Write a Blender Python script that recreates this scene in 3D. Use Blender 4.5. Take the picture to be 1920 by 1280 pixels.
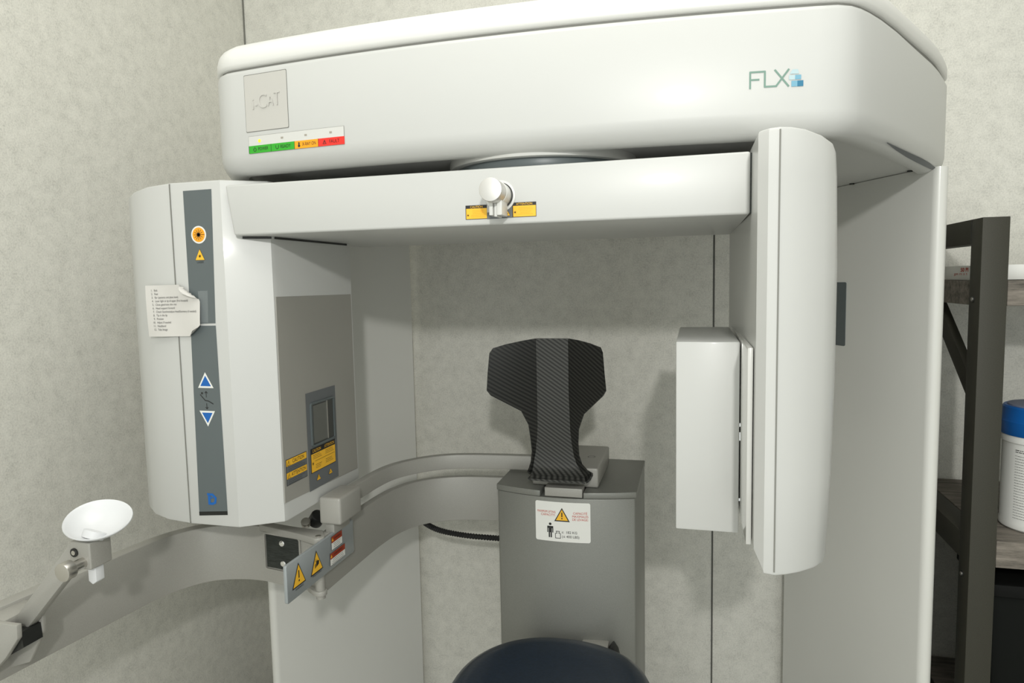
import bpy, bmesh, math, random
from mathutils import Vector, Matrix
random.seed(7)
for o in list(bpy.data.objects): bpy.data.objects.remove(o)
SC = bpy.context.scene
C = SC.collection
PI = math.pi

# ------------------------------------------------------------ camera
cam_data = bpy.data.cameras.new('camera'); cam = bpy.data.objects.new('camera', cam_data); C.objects.link(cam)
cam_data.sensor_width = 36.0; cam_data.lens = 24.0; cam_data.clip_start = 0.02
cam.matrix_world = (Matrix.Translation((0, 0, 1.35)) @ Matrix.Rotation(math.radians(14.9), 4, 'Z')
                    @ Matrix.Rotation(PI/2 - math.radians(5.05), 4, 'X') @ Matrix.Rotation(-0.02, 4, 'Z'))
SC.camera = cam
# ------------------------------------------------------------ world, lights, exposure
w = bpy.data.worlds.new('world'); SC.world = w; w.use_nodes = True
w.node_tree.nodes['Background'].inputs[0].default_value = (0.96, 1.0, 0.97, 1)
w.node_tree.nodes['Background'].inputs[1].default_value = 1.10
def area(name, loc, target, size, power, col=(1, 1, 1), size_y=None, shape=None):
    l = bpy.data.lights.new(name, 'AREA'); l.energy = power; l.color = col; l.size = size
    if size_y: l.shape = 'RECTANGLE'; l.size_y = size_y
    if shape: l.shape = shape
    o = bpy.data.objects.new(name, l); C.objects.link(o); o.location = loc
    d = Vector(target) - Vector(loc); o.rotation_euler = d.to_track_quat('-Z', 'Y').to_euler()
    return o
area('key_lamp', (0.20, -0.70, 1.84), (-0.35, 1.4, 1.25), 0.08, 13.5, (1.0, 0.99, 0.955), shape='DISK')
area('overhead_fill', (-0.1, 0.45, 2.66), (-0.1, 0.45, 0), 1.3, 17, (1.0, 0.99, 0.95), size_y=1.3)  # unseen fill added overhead to brighten the upper walls and top faces
SC.view_settings.view_transform = 'Standard'; SC.view_settings.look = 'None'
SC.view_settings.gamma = 1.0; SC.view_settings.exposure = 0.06; SC.view_settings.use_curve_mapping = False

# ------------------------------------------------------------ materials
def lin(c):
    return tuple(((x/255)/12.92 if x/255 <= .04045 else ((x/255+.055)/1.055)**2.4) for x in c)
def mat(name, col, rough=0.5, metal=0.0, coat=0.0, spec=0.5, emit=None, alpha=None, trans=None):
    m = bpy.data.materials.new(name); m.use_nodes = True
    b = m.node_tree.nodes['Principled BSDF']
    b.inputs['Base Color'].default_value = (*col, 1); b.inputs['Roughness'].default_value = rough
    b.inputs['Metallic'].default_value = metal; b.inputs['Coat Weight'].default_value = coat
    b.inputs['Coat Roughness'].default_value = 0.08; b.inputs['Specular IOR Level'].default_value = spec
    if emit: b.inputs['Emission Color'].default_value = (*emit[0], 1); b.inputs['Emission Strength'].default_value = emit[1]
    if alpha is not None: b.inputs['Alpha'].default_value = alpha
    if trans: b.inputs['Transmission Weight'].default_value = trans
    return m
def nodes(m): return m.node_tree.nodes, m.node_tree.links, m.node_tree.nodes['Principled BSDF']
def noise_col(m, stops, scale=50, detail=6, rough=0.6, stretch=(1, 1, 1), bump=0.0, bscale=None, coord='Object'):
    n, l, b = nodes(m)
    tc = n.new('ShaderNodeTexCoord'); mp = n.new('ShaderNodeMapping'); mp.inputs['Scale'].default_value = stretch
    l.new(tc.outputs[coord], mp.inputs['Vector'])
    t = n.new('ShaderNodeTexNoise'); t.inputs['Scale'].default_value = scale; t.inputs['Detail'].default_value = detail
    t.inputs['Roughness'].default_value = rough; l.new(mp.outputs[0], t.inputs['Vector'])
    r = n.new('ShaderNodeValToRGB'); l.new(t.outputs['Fac'], r.inputs['Fac'])
    e = r.color_ramp.elements
    e[0].position = stops[0][0]; e[0].color = (*stops[0][1], 1); e[1].position = stops[-1][0]; e[1].color = (*stops[-1][1], 1)
    for p, c in stops[1:-1]:
        x = e.new(p); x.color = (*c, 1)
    l.new(r.outputs['Color'], b.inputs['Base Color'])
    if bump:
        bp = n.new('ShaderNodeBump'); bp.inputs['Strength'].default_value = bump; bp.inputs['Distance'].default_value = 0.002
        l.new(t.outputs['Fac'], bp.inputs['Height']); l.new(bp.outputs[0], b.inputs['Normal'])
    return m, t, r
WHITE = mat('white_gloss_plastic', (0.55, 0.555, 0.535), 0.38, coat=0.18, spec=0.4)
WHITE2 = mat('white_satin_plastic', (0.72, 0.72, 0.69), 0.42, coat=0.15)
UNDER = mat('gloss_underside_plastic', (0.60, 0.60, 0.57), 0.16, coat=0.8)
COLW = mat('column_white_lightened', (0.70, 0.70, 0.66), 0.34, coat=0.3)  # housing white made paler on the columns, standing in for light there
GREYP = mat('grey_panel_paint', (0.35, 0.342, 0.31), 0.45, metal=0.15)
SILVER = mat('silver_paint', (0.43, 0.42, 0.385), 0.42, metal=0.12)
SILVERD = mat('column_silver_paint', (0.335, 0.335, 0.30), 0.42, metal=0.35)
noise_col(SILVERD, [(0.35, (0.20, 0.203, 0.184)), (0.65, (0.235, 0.238, 0.216))], 900, 2)
noise_col(SILVER, [(0.35, (0.335, 0.328, 0.298)), (0.65, (0.375, 0.367, 0.335))], 900, 2)
STEEL = mat('brushed_steel', (0.62, 0.60, 0.56), 0.30, metal=1.0)
CAPM = mat('satin_aluminium', (0.66, 0.65, 0.62), 0.45, metal=0.7)
CHROME = mat('chrome', (0.85, 0.85, 0.84), 0.08, metal=1.0)
BLACK = mat('black_plastic', (0.012, 0.013, 0.012), 0.4)
BLACKM = mat('black_brushed_plate', (0.03, 0.035, 0.032), 0.35, metal=0.5)
noise_col(BLACKM, [(0.3, (0.015, 0.018, 0.016)), (0.7, (0.06, 0.068, 0.062))], 60, 4, stretch=(1, 1, 14))
SLATE = mat('slate_grey_overlay', (0.105, 0.125, 0.128), 0.38)
SEAM = mat('seam_shadow_gap', (0.20, 0.20, 0.18), 0.7)
DGREY = mat('label_dark_grey', (0.13, 0.14, 0.145), 0.5)
YEL = mat('label_yellow', (0.90, 0.50, 0.03), 0.5)
ORA = mat('label_orange', (0.90, 0.36, 0.01), 0.45)
GRN = mat('label_green', (0.03, 0.38, 0.02), 0.45)
RED = mat('label_red', (0.85, 0.03, 0.02), 0.45)
DRED = mat('label_dark_red', (0.32, 0.035, 0.008), 0.5)
REDT = mat('print_red', (0.55, 0.06, 0.03), 0.5)
INK = mat('print_black', (0.015, 0.015, 0.015), 0.5)
INKG = mat('print_grey', (0.10, 0.10, 0.10), 0.6)
LWHITE = mat('label_white', (0.78, 0.78, 0.74), 0.45)
BLUE = mat('print_blue', (0.005, 0.115, 0.42), 0.4)
TEAL = mat('print_sage_green', (0.15, 0.26, 0.21), 0.5)
BL1 = mat('print_pale_blue', (0.42, 0.55, 0.58), 0.5); BL2 = mat('print_light_blue', (0.15, 0.36, 0.48), 0.5); BL3 = mat('print_teal_blue', (0.012, 0.16, 0.28), 0.5)
LEDY = mat('lit_yellow_indicator', (0.7, 0.6, 0.02), 0.3, emit=((1.0, 0.85, 0.06), 0.7))
LEDO = mat('unlit_indicator', (0.36, 0.33, 0.28), 0.4)
STRIPW = mat('strip_white', (0.62, 0.62, 0.59), 0.4)
BADGE = mat('badge_plate', (0.52, 0.51, 0.475), 0.4)
PAPER = mat('paper', (0.62, 0.605, 0.57), 0.8)
TAPE = mat('clear_tape', (0.75, 0.8, 0.8), 0.1, alpha=0.10)
CUPM = mat('white_translucent_silicone', (0.68, 0.69, 0.70), 0.4, coat=0.2)
NAVY = mat('navy_vinyl', (0.004, 0.013, 0.028), 0.34, coat=0.25)
noise_col(NAVY, [(0.3, (0.003, 0.010, 0.022)), (0.7, (0.006, 0.016, 0.034))], 160, 4, bump=0.12)
POST = mat('dark_bronze_metal', (0.05, 0.05, 0.038), 0.55, metal=0.1, spec=0.35)
noise_col(POST, [(0.3, (0.033, 0.032, 0.023)), (0.7, (0.050, 0.048, 0.036))], 700, 3)
RUBBER = mat('black_corrugated_rubber', (0.012, 0.012, 0.012), 0.55)
CANB = mat('blue_lid_plastic', (0.004, 0.10, 0.36), 0.35)
CANG = mat('blue_grey_lid_plastic', (0.17, 0.19, 0.26), 0.5)
WINB = mat('window_interior', (0.05, 0.052, 0.048), 0.3)
WINL = mat('window_filter_plate', (0.17, 0.175, 0.16), 0.35, metal=0.4)
# weathered wood
WOOD = mat('weathered_grey_wood', (0.2, 0.18, 0.15), 0.7)
noise_col(WOOD, [(0.28, (0.045, 0.040, 0.033)), (0.5, (0.17, 0.15, 0.125)), (0.72, (0.30, 0.265, 0.225))], 9, 8, 0.72, (1.2, 9, 9), bump=0.25)
# carbon fibre twill
CARB = mat('carbon_fibre_twill', (0.03, 0.03, 0.03), 0.40, coat=0.0, spec=0.3)
def twill():
    n, l, b = nodes(CARB)
    tc = n.new('ShaderNodeTexCoord'); mp = n.new('ShaderNodeMapping'); mp.inputs['Rotation'].default_value = (0, math.radians(-35), 0)
    l.new(tc.outputs['Object'], mp.inputs['Vector'])
    w1 = n.new('ShaderNodeTexWave'); w1.wave_type = 'BANDS'; w1.bands_direction = 'Z'; w1.inputs['Scale'].default_value = 46
    l.new(mp.outputs[0], w1.inputs['Vector'])
    mp2 = n.new('ShaderNodeMapping'); mp2.inputs['Rotation'].default_value = (0, 0, 0)
    l.new(tc.outputs['Object'], mp2.inputs['Vector'])
    w2 = n.new('ShaderNodeTexWave'); w2.wave_type = 'BANDS'; w2.bands_direction = 'Z'; w2.inputs['Scale'].default_value = 120
    l.new(mp2.outputs[0], w2.inputs['Vector'])
    mul = n.new('ShaderNodeMath'); mul.operation = 'MULTIPLY'; l.new(w1.outputs['Fac'], mul.inputs[0])
    ad = n.new('ShaderNodeMath'); ad.operation = 'MULTIPLY_ADD'; l.new(w2.outputs['Fac'], ad.inputs[0]); ad.inputs[1].default_value = 0.5; ad.inputs[2].default_value = 0.5
    l.new(ad.outputs[0], mul.inputs[1])
    r = n.new('ShaderNodeValToRGB'); l.new(mul.outputs[0], r.inputs['Fac'])
    r.color_ramp.elements[0].color = (0.006, 0.0065, 0.006, 1); r.color_ramp.elements[1].color = (0.045, 0.045, 0.040, 1)
    l.new(r.outputs['Color'], b.inputs['Base Color'])
twill()
CARB_LIT = CARB.copy(); CARB_LIT.name = 'lit_carbon_fibre_twill'  # same twill, the strip's reflected light painted in as paler colours
for _n in CARB_LIT.node_tree.nodes:
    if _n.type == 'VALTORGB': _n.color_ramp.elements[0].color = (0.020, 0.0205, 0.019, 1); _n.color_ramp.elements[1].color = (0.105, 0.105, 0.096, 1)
# vinyl wall covering, mottled in two scales
WALL = mat('mottled_vinyl_wallcovering', (0.5, 0.5, 0.46), 0.62)
def wallmat():
    n, l, b = nodes(WALL)
    tc = n.new('ShaderNodeTexCoord')
    t1 = n.new('ShaderNodeTexNoise'); t1.inputs['Scale'].default_value = 34; t1.inputs['Detail'].default_value = 9; t1.inputs['Roughness'].default_value = 0.78
    t2 = n.new('ShaderNodeTexNoise'); t2.inputs['Scale'].default_value = 300; t2.inputs['Detail'].default_value = 3; t2.inputs['Roughness'].default_value = 0.7
    mp = n.new('ShaderNodeMapping'); mp.inputs['Scale'].default_value = (1, 1, 0.9); l.new(tc.outputs['Object'], mp.inputs['Vector'])
    l.new(tc.outputs['Object'], t1.inputs['Vector']); l.new(mp.outputs[0], t2.inputs['Vector'])
    mx = n.new('ShaderNodeMix'); mx.data_type = 'FLOAT'; mx.inputs[0].default_value = 0.50
    l.new(t1.outputs['Fac'], mx.inputs[2]); l.new(t2.outputs['Fac'], mx.inputs[3])
    r = n.new('ShaderNodeValToRGB'); l.new(mx.outputs[0], r.inputs['Fac'])
    e = r.color_ramp.elements; e[0].position = 0.36; e[0].color = (0.52, 0.515, 0.468, 1); e[1].position = 0.62; e[1].color = (0.77, 0.76, 0.695, 1)
    x = e.new(0.49); x.color = (0.67, 0.662, 0.603, 1)
    l.new(r.outputs['Color'], b.inputs['Base Color'])
    bp = n.new('ShaderNodeBump'); bp.inputs['Strength'].default_value = 0.15; bp.inputs['Distance'].default_value = 0.001
    l.new(mx.outputs[0], bp.inputs['Height']); l.new(bp.outputs[0], b.inputs['Normal'])
wallmat()
FLOOR = mat('grey_vinyl_floor', (0.22, 0.21, 0.19), 0.5); noise_col(FLOOR, [(0.3, (0.46, 0.45, 0.42)), (0.7, (0.56, 0.55, 0.51))], 14, 6)
CEIL = mat('white_ceiling_tile', (0.75, 0.75, 0.72), 0.8); noise_col(CEIL, [(0.3, (0.68, 0.68, 0.65)), (0.7, (0.78, 0.78, 0.75))], 90, 4)

# ------------------------------------------------------------ mesh helpers (all shapes are given in world metres)
def thing(name, label, cat, loc, group=None):
    o = bpy.data.objects.new(name, None); C.objects.link(o); o.location = loc; o.empty_display_size = 0.05
    o['label'] = label; o['category'] = cat
    if group: o['group'] = group
    return o
def obj(name, bm, m, parent=None, label=None, smooth=35, mats=None):
    me = bpy.data.meshes.new(name); bm.normal_update(); bm.to_mesh(me); bm.free()
    for mm in (mats or [m]): me.materials.append(mm)
    if smooth:
        for p in me.polygons: p.use_smooth = True
        me.set_sharp_from_angle(angle=math.radians(smooth))
    o = bpy.data.objects.new(name, me); C.objects.link(o)
    if parent:
        o.parent = parent
        if parent.type == 'EMPTY': o.matrix_parent_inverse = Matrix.Translation(parent.location).inverted()
    if label: o['label'] = label
    return o
def fixn(bm): bmesh.ops.recalc_face_normals(bm, faces=bm.faces[:]); return bm
def bev(bm, r, seg=2, ang=30):
    if r <= 0: return bm
    es = [e for e in bm.edges if len(e.link_faces) == 2 and e.calc_face_angle(0) > math.radians(ang)]
    bmesh.ops.bevel(bm, geom=es, offset=r, segments=seg, profile=0.5, affect='EDGES', clamp_overlap=True); return bm
def join(*bms):
    a = bms[0]
    for b in bms[1:]:
        me = bpy.data.meshes.new('t'); b.to_mesh(me); a.from_mesh(me); b.free(); bpy.data.meshes.remove(me)
    return a
def box(x0, x1, y0, y1, z0, z1, r=0.0, seg=2):
    bm = bmesh.new(); bmesh.ops.create_cube(bm, size=1)
    for v in bm.verts: v.co = Vector(((x0+x1)/2+v.co.x*(x1-x0), (y0+y1)/2+v.co.y*(y1-y0), (z0+z1)/2+v.co.z*(z1-z0)))
    return bev(bm, r, seg)
def prism(pts, a0, a1, axis='Z', r=0.0, seg=2, ang=30):
    """polygon extruded along an axis. Z: pts are x,y; Y: pts are x,z; X: pts are y,z"""
    bm = bmesh.new()
    def P(p, a): return (p[0], p[1], a) if axis == 'Z' else ((p[0], a, p[1]) if axis == 'Y' else (a, p[0], p[1]))
    lo = [bm.verts.new(P(p, a0)) for p in pts]; hi = [bm.verts.new(P(p, a1)) for p in pts]
    n = len(pts)
    bm.faces.new(lo); bm.faces.new(hi[::-1])
    for i in range(n): bm.faces.new((lo[i], lo[(i+1) % n], hi[(i+1) % n], hi[i]))
    fixn(bm); return bev(bm, r, seg, ang)
def offset(poly, d):
    n = len(poly); out = []
    A = sum(poly[i][0]*poly[(i+1) % n][1]-poly[(i+1) % n][0]*poly[i][1] for i in range(n))
    s = 1 if A > 0 else -1
    for i in range(n):
        p0, p1, p2 = Vector(poly[i-1]), Vector(poly[i]), Vector(poly[(i+1) % n])
        a = (p1-p0).normalized(); b = (p2-p1).normalized()
        na = Vector((-a.y, a.x))*s; nb = Vector((-b.y, b.x))*s
        m = (na+nb); m = m/max(m.length_squared/2, 0.35) if m.length > 1e-6 else na
        out.append(tuple(p1+m*d))
    return out
def loft(poly, prof):
    """rings of the outline, inset by prof[i][0] at height prof[i][1]; closed with caps"""
    bm = bmesh.new(); rings = []
    for d, z in prof:
        rings.append([bm.verts.new((x, y, z)) for x, y in offset(poly, d)])
    n = len(poly)
    for a, b in zip(rings, rings[1:]):
        for i in range(n): bm.faces.new((a[i], a[(i+1) % n], b[(i+1) % n], b[i]))
    bm.faces.new(rings[0][::-1]); bm.faces.new(rings[-1])
    return fixn(bm)
def cyl(p0, p1, r, r2=None, seg=32, b=0.0):
    p0, p1 = Vector(p0), Vector(p1); d = p1-p0; bm = bmesh.new()
    bmesh.ops.create_cone(bm, cap_ends=True, segments=seg, radius1=r, radius2=r if r2 is None else r2, depth=d.length)
    if b: bev(bm, b, 2, 50)
    M = Matrix.Translation((p0+p1)/2) @ d.to_track_quat('Z', 'Y').to_matrix().to_4x4()
    bm.transform(M); return bm
def smoothpath(pts, k=6):
    out = []; P = [Vector(p) for p in pts]; n = len(P)
    for i in range(n-1):
        a, b, c, d = P[max(i-1, 0)], P[i], P[i+1], P[min(i+2, n-1)]
        for j in range(k):
            t = j/k
            out.append(0.5*((2*b)+(c-a)*t+(2*a-5*b+4*c-d)*t*t+(3*b-a-3*c+d)*t**3))
    out.append(P[-1]); return out
def ribbon(pts, th, z0, z1, r=0.0015, k=6, t0=0.0):
    """upright band following a plan path; th is the thickness to the left of the travel direction"""
    P = smoothpath([(x, y, 0) for x, y in pts], k); L = []; n = len(P)
    for i in range(n):
        t = (P[min(i+1, n-1)]-P[max(i-1, 0)]).normalized(); nn = Vector((-t.y, t.x, 0)); L.append((P[i]+nn*th, P[i]+nn*t0))
    P = [l[1] for l in L]; L = [l[0] for l in L]
    bm = bmesh.new()
    q = [[bm.verts.new((a.x, a.y, z0)), bm.verts.new((a.x, a.y, z1)), bm.verts.new((b.x, b.y, z1)), bm.verts.new((b.x, b.y, z0))] for a, b in zip(P, L)]
    for a, b in zip(q, q[1:]):
        for i in range(4): bm.faces.new((a[i], a[(i+1) % 4], b[(i+1) % 4], b[i]))
    bm.faces.new(q[0]); bm.faces.new(q[-1][::-1]); fixn(bm)
    return bev(bm, r, 2, 50)
def tube(pts, r, seg=10, k=8):
    P = smoothpath(pts, k); bm = bmesh.new(); rings = []
    for i, p in enumerate(P):
        t = (P[min(i+1, len(P)-1)]-P[max(i-1, 0)]).normalized()
        u = t.cross(Vector((0, 0, 1)) if abs(t.z) < .9 else Vector((1, 0, 0))).normalized(); v = t.cross(u)
        rr = r(i) if callable(r) else r
        rings.append([bm.verts.new(p+u*math.cos(2*PI*j/seg)*rr+v*math.sin(2*PI*j/seg)*rr) for j in range(seg)])
    for a, b in zip(rings, rings[1:]):
        for j in range(seg): bm.faces.new((a[j], a[(j+1) % seg], b[(j+1) % seg], b[j]))
    bm.faces.new(rings[0][::-1]); bm.faces.new(rings[-1]); return fixn(bm)
def rrect(x0, x1, y0, y1, r, n=4):
    out = []
    for cx, cy, a in ((x1-r, y1-r, 0), (x0+r, y1-r, 90), (x0+r, y0+r, 180), (x1-r, y0+r, 270)):
        for i in range(n+1):
            t = math.radians(a+90*i/n); out.append((cx+r*math.cos(t), cy+r*math.sin(t)))
    return out
def arcp(cx, cy, r, a0, a1, n):
    return [(cx+r*math.cos(math.radians(a0+(a1-a0)*i/n)), cy+r*math.sin(math.radians(a0+(a1-a0)*i/n))) for i in range(n+1)]

# ------------------------------------------------------------ printed decals
class Decal:
    """flat printed matter in (u, v) metres laid on a surface; surf(u, v, lift) gives the point"""
    STEP = 0.00022
    def __init__(s, surf, base=0.0004): s.surf = surf; s.v = []; s.f = []; s.fm = []; s.mats = []; s.base = base
    def mi(s, m):
        if m not in s.mats: s.mats.append(m)
        return s.mats.index(m)
    def add(s, verts, faces, m, layer):
        o = len(s.v); s.v += [s.surf(u, v, s.base+layer*s.STEP) for u, v in verts]
        s.f += [[o+i for i in f] for f in faces]; s.fm += [s.mi(m)]*len(faces)
    def poly(s, pts, m, layer=0): s.add(pts, [list(range(len(pts)))], m, layer)
    def rect(s, u0, u1, v0, v1, m, layer=0): s.poly([(u0, v0), (u1, v0), (u1, v1), (u0, v1)], m, layer)
    def rr(s, u0, u1, v0, v1, r, m, layer=0): s.poly(rrect(u0, u1, v0, v1, r), m, layer)
    def disc(s, u, v, r, m, layer=0, n=28): s.poly([(u+r*math.cos(2*PI*i/n), v+r*math.sin(2*PI*i/n)) for i in range(n)], m, layer)
    def line(s, pts, w, m, layer=0):
        for k_, ((a, b), (c, d)) in enumerate(zip(pts, pts[1:])):
            layer += 0.12*(k_ > 0)
            L = math.hypot(c-a, d-b) or 1; x, y = -(d-b)/L*w/2, (c-a)/L*w/2
            ex, ey = (c-a)/L*w*0.3, (d-b)/L*w*0.3
            s.poly([(a+x-ex, b+y-ey), (a-x-ex, b-y-ey), (c-x+ex, d-y+ey), (c+x+ex, d+y+ey)], m, layer)
    def ring(s, u, v, r0, r1, m, layer=0, a0=0, a1=360, n=28):
        A = arcp(u, v, r1, a0, a1, n); B = arcp(u, v, r0, a0, a1, n)
        s.add(A+B, [[i, i+1, n+1+i+1, n+1+i] for i in range(n)], m, layer)
    def tri(s, u, v, h, wd, m, layer=0, k=1):
        s.poly([(u-wd/2, v-k*h/2), (u+wd/2, v-k*h/2), (u, v+k*h/2)], m, layer)
    def text(s, t, u, v, size, m, layer=1, align='CENTER', sx=1.0, bold=0.0):
        c = bpy.data.curves.new('t', 'FONT'); c.body = t; c.size = size; c.align_x = align; c.align_y = 'CENTER'; c.offset = bold
        o = bpy.data.objects.new('t', c); me = bpy.data.meshes.new_from_object(o)
        s.add([(u+p.co.x*sx, v+p.co.y) for p in me.vertices], [list(p.vertices) for p in me.polygons], m, layer)
        bpy.data.objects.remove(o); bpy.data.meshes.remove(me); bpy.data.curves.remove(c)
    def warn(s, u, v, h, wd, l0=1, kind='!', edge=0.14):
        s.tri(u, v, h, wd, INK, l0); s.tri(u, v-h*edge*0.22, h*(1-2.0*edge), wd*(1-2.0*edge), YEL, l0+1)
        if kind == '!':
            s.rect(u-wd*0.035, u+wd*0.035, v-h*0.16, v+h*0.17, INK, l0+2); s.disc(u, v-h*0.27, wd*0.045, INK, l0+2, 10)
        elif kind == 'laser': s.burst(u, v-h*0.14, h*0.17, INK, l0+2)
        elif kind == 'hand':
            s.poly([(u-wd*.02, v-h*.22), (u+wd*.16, v-h*.16), (u+wd*.18, v-h*.02), (u+wd*.06, v+h*.05), (u-wd*.03, v-h*.02)], INK, l0+2)
            for i in range(4): s.line([(u-wd*(.02-.01*i), v-h*(.05+.045*i)), (u-wd*.16, v-h*(.11+.045*i))], h*.028, INK, l0+2)
            s.line([(u-wd*.06, v+h*.12), (u-wd*.05, v-h*.02)], h*.03, INK, l0+2); s.line([(u-wd*.12, v+h*.03), (u+wd*.0, v+h*.03)], h*.02, INK, l0+2)
    def burst(s, u, v, r, m, layer=2, core=0.42, n=12):
        s.disc(u, v, r*core, m, layer, 14)
        for i in range(n):
            a = 2*PI*i/n; s.line([(u, v), (u+r*math.cos(a), v+r*math.sin(a))], r*0.09, m, layer)
    def lines(s, u0, u1, v, n, dv, size, m, layer=1, seed=1, align='LEFT'):
        """small print too fine to read: rows of short word-sized dashes"""
        R = random.Random(seed)
        for i in range(n):
            u = u0; end = u0+(u1-u0)*R.uniform(0.7, 1.0); sh = (u1-end)/2 if align == 'CENTER' else 0
            while u < end-size*0.3:
                L = size*R.uniform(0.8, 3.0); e = min(u+L, end)
                s.rect(u+sh, e+sh, v-size*0.25, v+size*0.25, m, layer); u = e+size*0.45
            v -= dv
    def build(s, name, parent, label=None):
        me = bpy.data.meshes.new(name); me.from_pydata([tuple(p) for p in s.v], [], s.f); me.update()
        for m in s.mats: me.materials.append(m)
        for p, i in zip(me.polygons, s.fm): p.material_index = i
        o = bpy.data.objects.new(name, me); C.objects.link(o)
        if parent:
            o.parent = parent
            if parent.type == 'EMPTY': o.matrix_parent_inverse = Matrix.Translation(parent.location).inverted()
        if label: o['label'] = label
        return o
def planeY(y): return lambda u, v, d: (u, y-d, v)                 # faces -Y
def planeX(x, s=1): return lambda u, v, d: (x+d*s, u, v)           # u runs along +Y, faces +X

# ============================================================ THE ROOM
def struct(name, bm, m, parent=None):
    o = obj(name, bm, m, parent, smooth=0)
    if not parent: o['kind'] = 'structure'
    return o
WY = 1.83; WX = -1.29
struct('wall_back', box(WX-0.1, 2.3, WY, WY+0.1, 0, 2.7), WALL)
struct('wall_left', box(WX-0.1, WX, -1.2, WY, 0, 2.7), WALL)
struct('wall_right', box(2.2, 2.3, -1.2, WY, 0, 2.7), WALL)
struct('floor', box(WX-0.1, 2.3, -1.2, WY+0.1, -0.1, 0), FLOOR)
struct('ceiling', box(WX-0.1, 2.3, -1.2, WY+0.1, 2.7, 2.8), CEIL)
struct('trim_1', box(0.0495, 0.0535, WY-0.0015, WY+0.001, 0, 2.7), mat('panel_joint', (0.09, 0.09, 0.08), 0.7))
struct('trim_2', box(WX, WX+0.0035, WY-0.0035, WY, 0, 2.7), mat('corner_joint', (0.19, 0.19, 0.17), 0.7))
struct('baseboard_back', box(WX, 2.2, WY-0.012, WY, 0, 0.1, 0.002), mat('baseboard_vinyl', (0.12, 0.12, 0.11), 0.6))

# ============================================================ THE SCANNER
S = thing('dental_scanner', 'tall white dental scanner with arched top housing, side columns and two hanging imaging units', 'scanner', (-0.27, 1.5, 0))
XC = -0.27
def front(x): return 0.928+0.034*((x-XC)/0.47)**2
def mirror(p): return (2*XC-p[0], p[1])
rightside = [(0.175, front(0.175)+0.001), (0.193, 0.969), (0.207, 0.983), (0.222, 1.003), (0.243, 1.035), (0.274, 1.088), (0.304, 1.144), (0.336, 1.203), (0.368, 1.262), (0.396, 1.318), (0.420, 1.372), (0.436, 1.410), (0.444, 1.436), (0.446, 1.458), (0.438, 1.485), (0.275, 1.80)]
leftside = [mirror(p) for p in rightside][::-1]
frontpts = [(x, front(x)) for x in [-0.70+0.05*i for i in range(18)] if -0.712 < x < 0.172]
outline = frontpts + rightside + leftside
ZB, ZS = 1.528, 1.686
prof = [(0.060, ZB+0.010), (0.044, ZB+0.010), (0.040, ZB+0.0015), (0.030, ZB), (0.0215, ZB+0.0012), (0.0135, ZB+0.0052), (0.0068, ZB+0.0115), (0.0022, ZB+0.0195), (0.0, ZB+0.030),
        (0.0, ZS-0.0065), (0.0010, ZS-0.0030), (0.0032, ZS-0.0006), (0.012, ZS)]
housing = obj('top_housing', loft(outline, prof), WHITE, S, smooth=30)
prof = [(0.010, ZS+0.0030), (0.0040, ZS+0.0040), (0.0010, ZS+0.0062), (0.0, ZS+0.010), (0.0, ZS+0.018), (0.0030, ZS+0.029), (0.010, ZS+0.038), (0.022, ZS+0.046), (0.045, ZS+0.055), (0.09, ZS+0.064), (0.16, ZS+0.070)]
def lift(bm, k):
    for v in bm.verts: v.co.z += k*max(0, min(1, (v.co.y-0.98)/0.35))
    return bm
obj('top_cover', lift(loft(outline, prof), 0.0055), WHITE2, S, smooth=40)
obj('cover_seam', lift(loft(outline, [(0.0065, ZS-0.001), (0.0065, ZS+0.0055)]), 0.004), SEAM, S, smooth=30)
# open joint between the rolled edge and the underside panel, along the right flank
bm = bmesh.new(); fl_ = [i for i, p in enumerate(outline) if p in rightside and 1.05 < p[1] < 1.43]
oa, ob_ = offset(outline, 0.0095), offset(outline, 0.0175); nn_ = len(fl_)
va = [bm.verts.new((oa[i][0], oa[i][1], ZB+0.0070)) for i in fl_]
vb_ = [bm.verts.new((oa[i][0]+(ob_[i][0]-oa[i][0])*math.sin(PI*(k+0.3)/nn_), oa[i][1]+(ob_[i][1]-oa[i][1])*math.sin(PI*(k+0.3)/nn_), ZB+0.0070-0.0052*math.sin(PI*(k+0.3)/nn_))) for k, i in enumerate(fl_)]
for k in range(nn_-1): bm.faces.new((va[k], va[k+1], vb_[k+1], vb_[k]))
obj('edge_joint', fixn(bm), DGREY, housing, smooth=30)
hs = lambda u, v, d: (u, front(u)-d, v)
# raised logo badge on the housing
d = Decal(hs, 0.0004)
d.rr(-0.6775, -0.5960, 1.5895, 1.6765, 0.002, SEAM, 0); d.rr(-0.6768, -0.5968, 1.5905, 1.6755, 0.002, BADGE, 1)
bd = d.build('logo_badge', housing, 'beige square badge with raised lettering')
def raised(t_list, mt, name, parent, surf, thick=0.0012):
    bm = bmesh.new()
    for t, u, v, size, sx, ext in t_list:
        c = bpy.data.curves.new('t', 'FONT'); c.body = t; c.size = size; c.align_x = 'CENTER'; c.align_y = 'CENTER'; c.extrude = 0.5; c.offset = ext
        o = bpy.data.objects.new('t', c); me = bpy.data.meshes.new_from_object(o)
        for p in me.vertices: p.co = surf(u+p.co.x*sx, v+p.co.y, 0.0004+(p.co.z+0.5)*thick)
        bm.from_mesh(me); bpy.data.objects.remove(o); bpy.data.meshes.remove(me); bpy.data.curves.remove(c)
    return obj(name, bm, mt, parent, smooth=0)
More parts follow.
